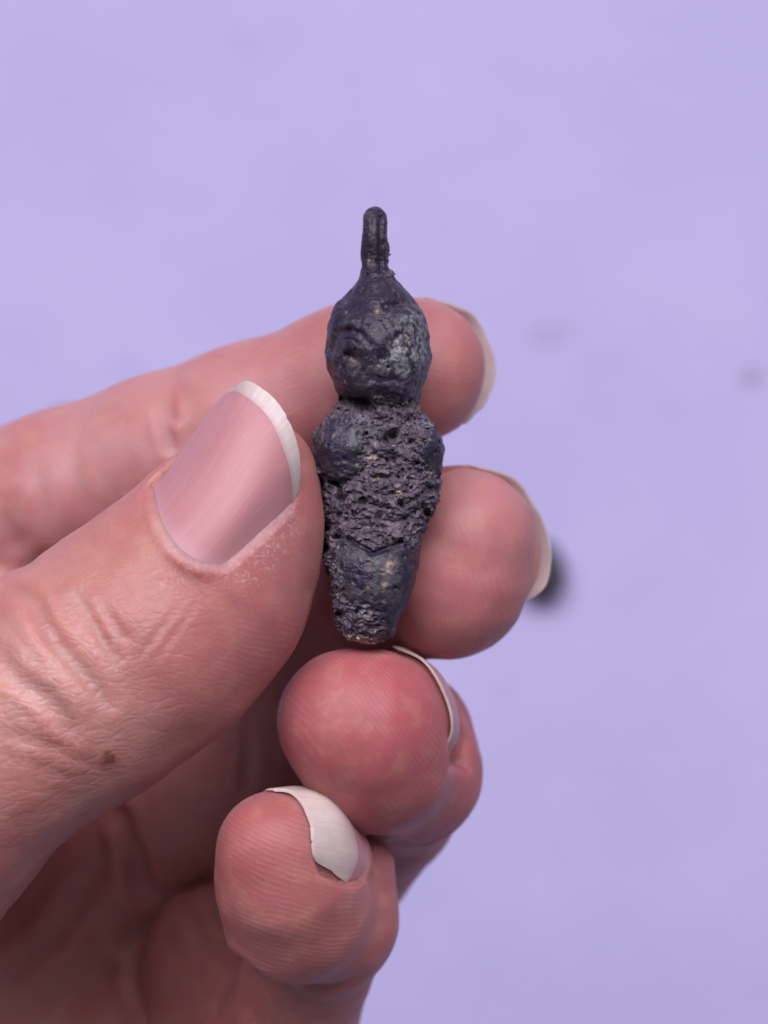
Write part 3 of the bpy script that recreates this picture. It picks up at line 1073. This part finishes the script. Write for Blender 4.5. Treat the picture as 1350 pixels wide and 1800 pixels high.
def build_figurine():
    V, Q = surface(fig_sdf, (-8, -14, -8), (8, 29.5, 8.5), 0.125, coarse=5, slack=0.75)
    V = V.astype(F)
    d, g = gradient(fig_sdf, V, 0.12)
    m = rough_mask(V)
    cav = np.clip(fig_base(V) * -1.0, -0.6, 0.9)        # depth below the smooth body
    px, py = 675 + V[:, 0] * S, 900 - V[:, 1] * S
    col = np.tile(np.array([0.021, 0.016, 0.037], F), (len(V), 1))

    def mixc(f, c):
        nonlocal col
        col = col * (1 - f[:, None]) + np.array(c, F) * f[:, None]
    nA = fbm(V * 0.45, 3, 91); nB = fbm(V * 1.4, 4, 95, 0.6); nC = fbm(V * 2.6, 3, 99, 0.65)
    mixc(sstep(-0.1, 0.4, nA) * 0.7, (0.028, 0.028, 0.037))
    mixc(sstep(0.05, 0.5, fbm(V * 0.8 + 8, 4, 77, 0.6)) * 0.34 * (1 - m), (0.105, 0.100, 0.118))
    mixc(m * 0.8, (0.082, 0.061, 0.084))
    mixc(m * sstep(0.0, 0.45, nB) * 0.5, (0.165, 0.130, 0.160))
    # pale green-grey bloom on the right cheek and along the lower apron
    bl = np.exp(-(((px - 722) / 30) ** 2 + ((py - 600) / 52) ** 2)) + 0.8 * np.exp(-(((px - 705) / 34) ** 2 + ((py - 640) / 26) ** 2))
    mixc(np.clip(bl * 1.3 * sstep(-0.3, 0.35, nC + 0.4 * nB), 0, 1) * 0.9, (0.235, 0.245, 0.255))
    bl = np.exp(-(((px - 630) / 45) ** 2 + ((py - 768) / 40) ** 2))
    mixc(bl * sstep(-0.1, 0.5, nB) * 0.6, (0.12, 0.13, 0.145))
    bl = np.exp(-(((px - 650) / 55) ** 2 + ((py - 1010) / 45) ** 2))
    mixc(bl * sstep(-0.2, 0.5, nB) * 0.6, (0.105, 0.105, 0.10))
    bl = np.exp(-(((px - 750) / 14) ** 2 + ((py - 745) / 16) ** 2))
    mixc(bl * 0.8 * sstep(-0.3, .4, nC), (0.17, 0.21, 0.27))
    bl = np.exp(-(((px - 640) / 45) ** 2 + ((py - 1075) / 28) ** 2))
    mixc(bl * sstep(-0.1, 0.4, nB) * 0.7, (0.185, 0.165, 0.20))
    bl = np.exp(-(((px - 590) / 16) ** 2 + ((py - 1000) / 80) ** 2))
    mixc(np.clip(bl, 0, 1) * sstep(-0.1, 0.5, nC) * 0.7, (0.20, 0.18, 0.225))
    # scattered pale and orange crumbs
    wd, rid = worley(V * 1.5 + 2, 41)
    mixc(sstep(0.26, 0.14, wd) * (rid > 0.68) * (0.2 + 0.45 * m), (0.27, 0.235, 0.26))
    wd, rid = worley(V * 0.9 + 5, 43)
    mixc(sstep(0.22, 0.10, wd) * (rid > 0.72) * 0.6, (0.30, 0.19, 0.13))
    for x, y, r in ((686, 990, 9), (682, 1002, 8), (676, 1028, 7), (655, 806, 9), (663, 842, 6), (700, 865, 7), (664, 556, 5), (612, 557, 4), (622, 642, 7), (650, 1030, 5)):
        f = np.exp(-(((px - x) / r) ** 2 + ((py - y) / r) ** 2)) * (V[:, 2] > 0)
        mixc(f * 0.8 * sstep(-0.4, 0.2, nC), (0.36, 0.27, 0.21))
    # chipped light rim at the foot
    rim = sstep(1108, 1122, py + 8 * nB) * sstep(650, 600, px - (py - 1100)) + 0.7 * sstep(1124, 1130, py)
    mixc(np.clip(rim, 0, 1) * 0.8, (0.42, 0.33, 0.27))
    cavm = sstep(0.25, 0.75, cav)
    root = bpy.data.objects.new('figurine', None)
    root.location = (0, 0, ZFIG)
    scene.collection.objects.link(root)
    tag(root, 'small corroded dark bronze figurine pendant held upright between thumb and fingers', 'figurine')
    mat = bronze_material()
    fc = py[Q].mean(1)
    W = to_world(V); W[:, 2] -= ZFIG
    for name, a, b, lab in (('suspension_loop', 0, 492, 'narrow grooved hanging loop on top of the head'), ('head', 492, 703, 'rounded head with worn face'),
                            ('torso', 703, 952, 'rough pitted torso with round shoulder knobs'), ('lower_body', 952, 2000, 'tapering lower body ending in a blunt chipped foot')):
        q = Q[(fc >= a) & (fc < b)]
        used, inv = np.unique(q, return_inverse=True)
        o = mesh_obj(name, W[used], inv.reshape(q.shape), mat, root, dict(patina=col[used], rough=m[used]))
        nn = g[used] / (np.linalg.norm(g[used], axis=1, keepdims=True) + 1e-9)
        o.data.normals_split_custom_set_from_vertices([tuple(x) for x in nn.tolist()])
        o['label'] = lab


build_figurine()
tick('fig')


# ------------------------------------------------------------------ dark pebble on the paper, far out of focus
def build_pebble():
    def sdf(X):
        q = X / np.array([4.3, 5.6, 3.4], F)
        return (np.sqrt((q * q).sum(1)) - 1) * 3.6 + 0.9 * fbm(X * 0.22, 3, 7)
    V, Q = surface(sdf, (-8, -9, -6), (8, 9, 6), 0.35, newton=True)
    M = NT('dark_stone')
    pos = M.n('ShaderNodeTexCoord').outputs['Object']
    n = M.noise(pos, 500.0, 4, 0.6)
    M.link(M.mix(n, (0.02, 0.018, 0.024), (0.07, 0.063, 0.08)), M.b.inputs['Base Color'])
    M.b.inputs['Roughness'].default_value = 0.6
    k = (D + ZFIG / MM) / D / S
    W = V.astype(np.float64) * MM * 1.15
    o = mesh_obj('dark_pebble', W, Q, M.m)
    o.location = ((950 - 675) * k * MM, (900 - 1003) * k * MM, 0.0037)
    o.rotation_euler = (0, 0, 0.25)
    tag(o, 'blurred dark lump lying on the paper behind the middle fingertip', 'pebble')


build_pebble()
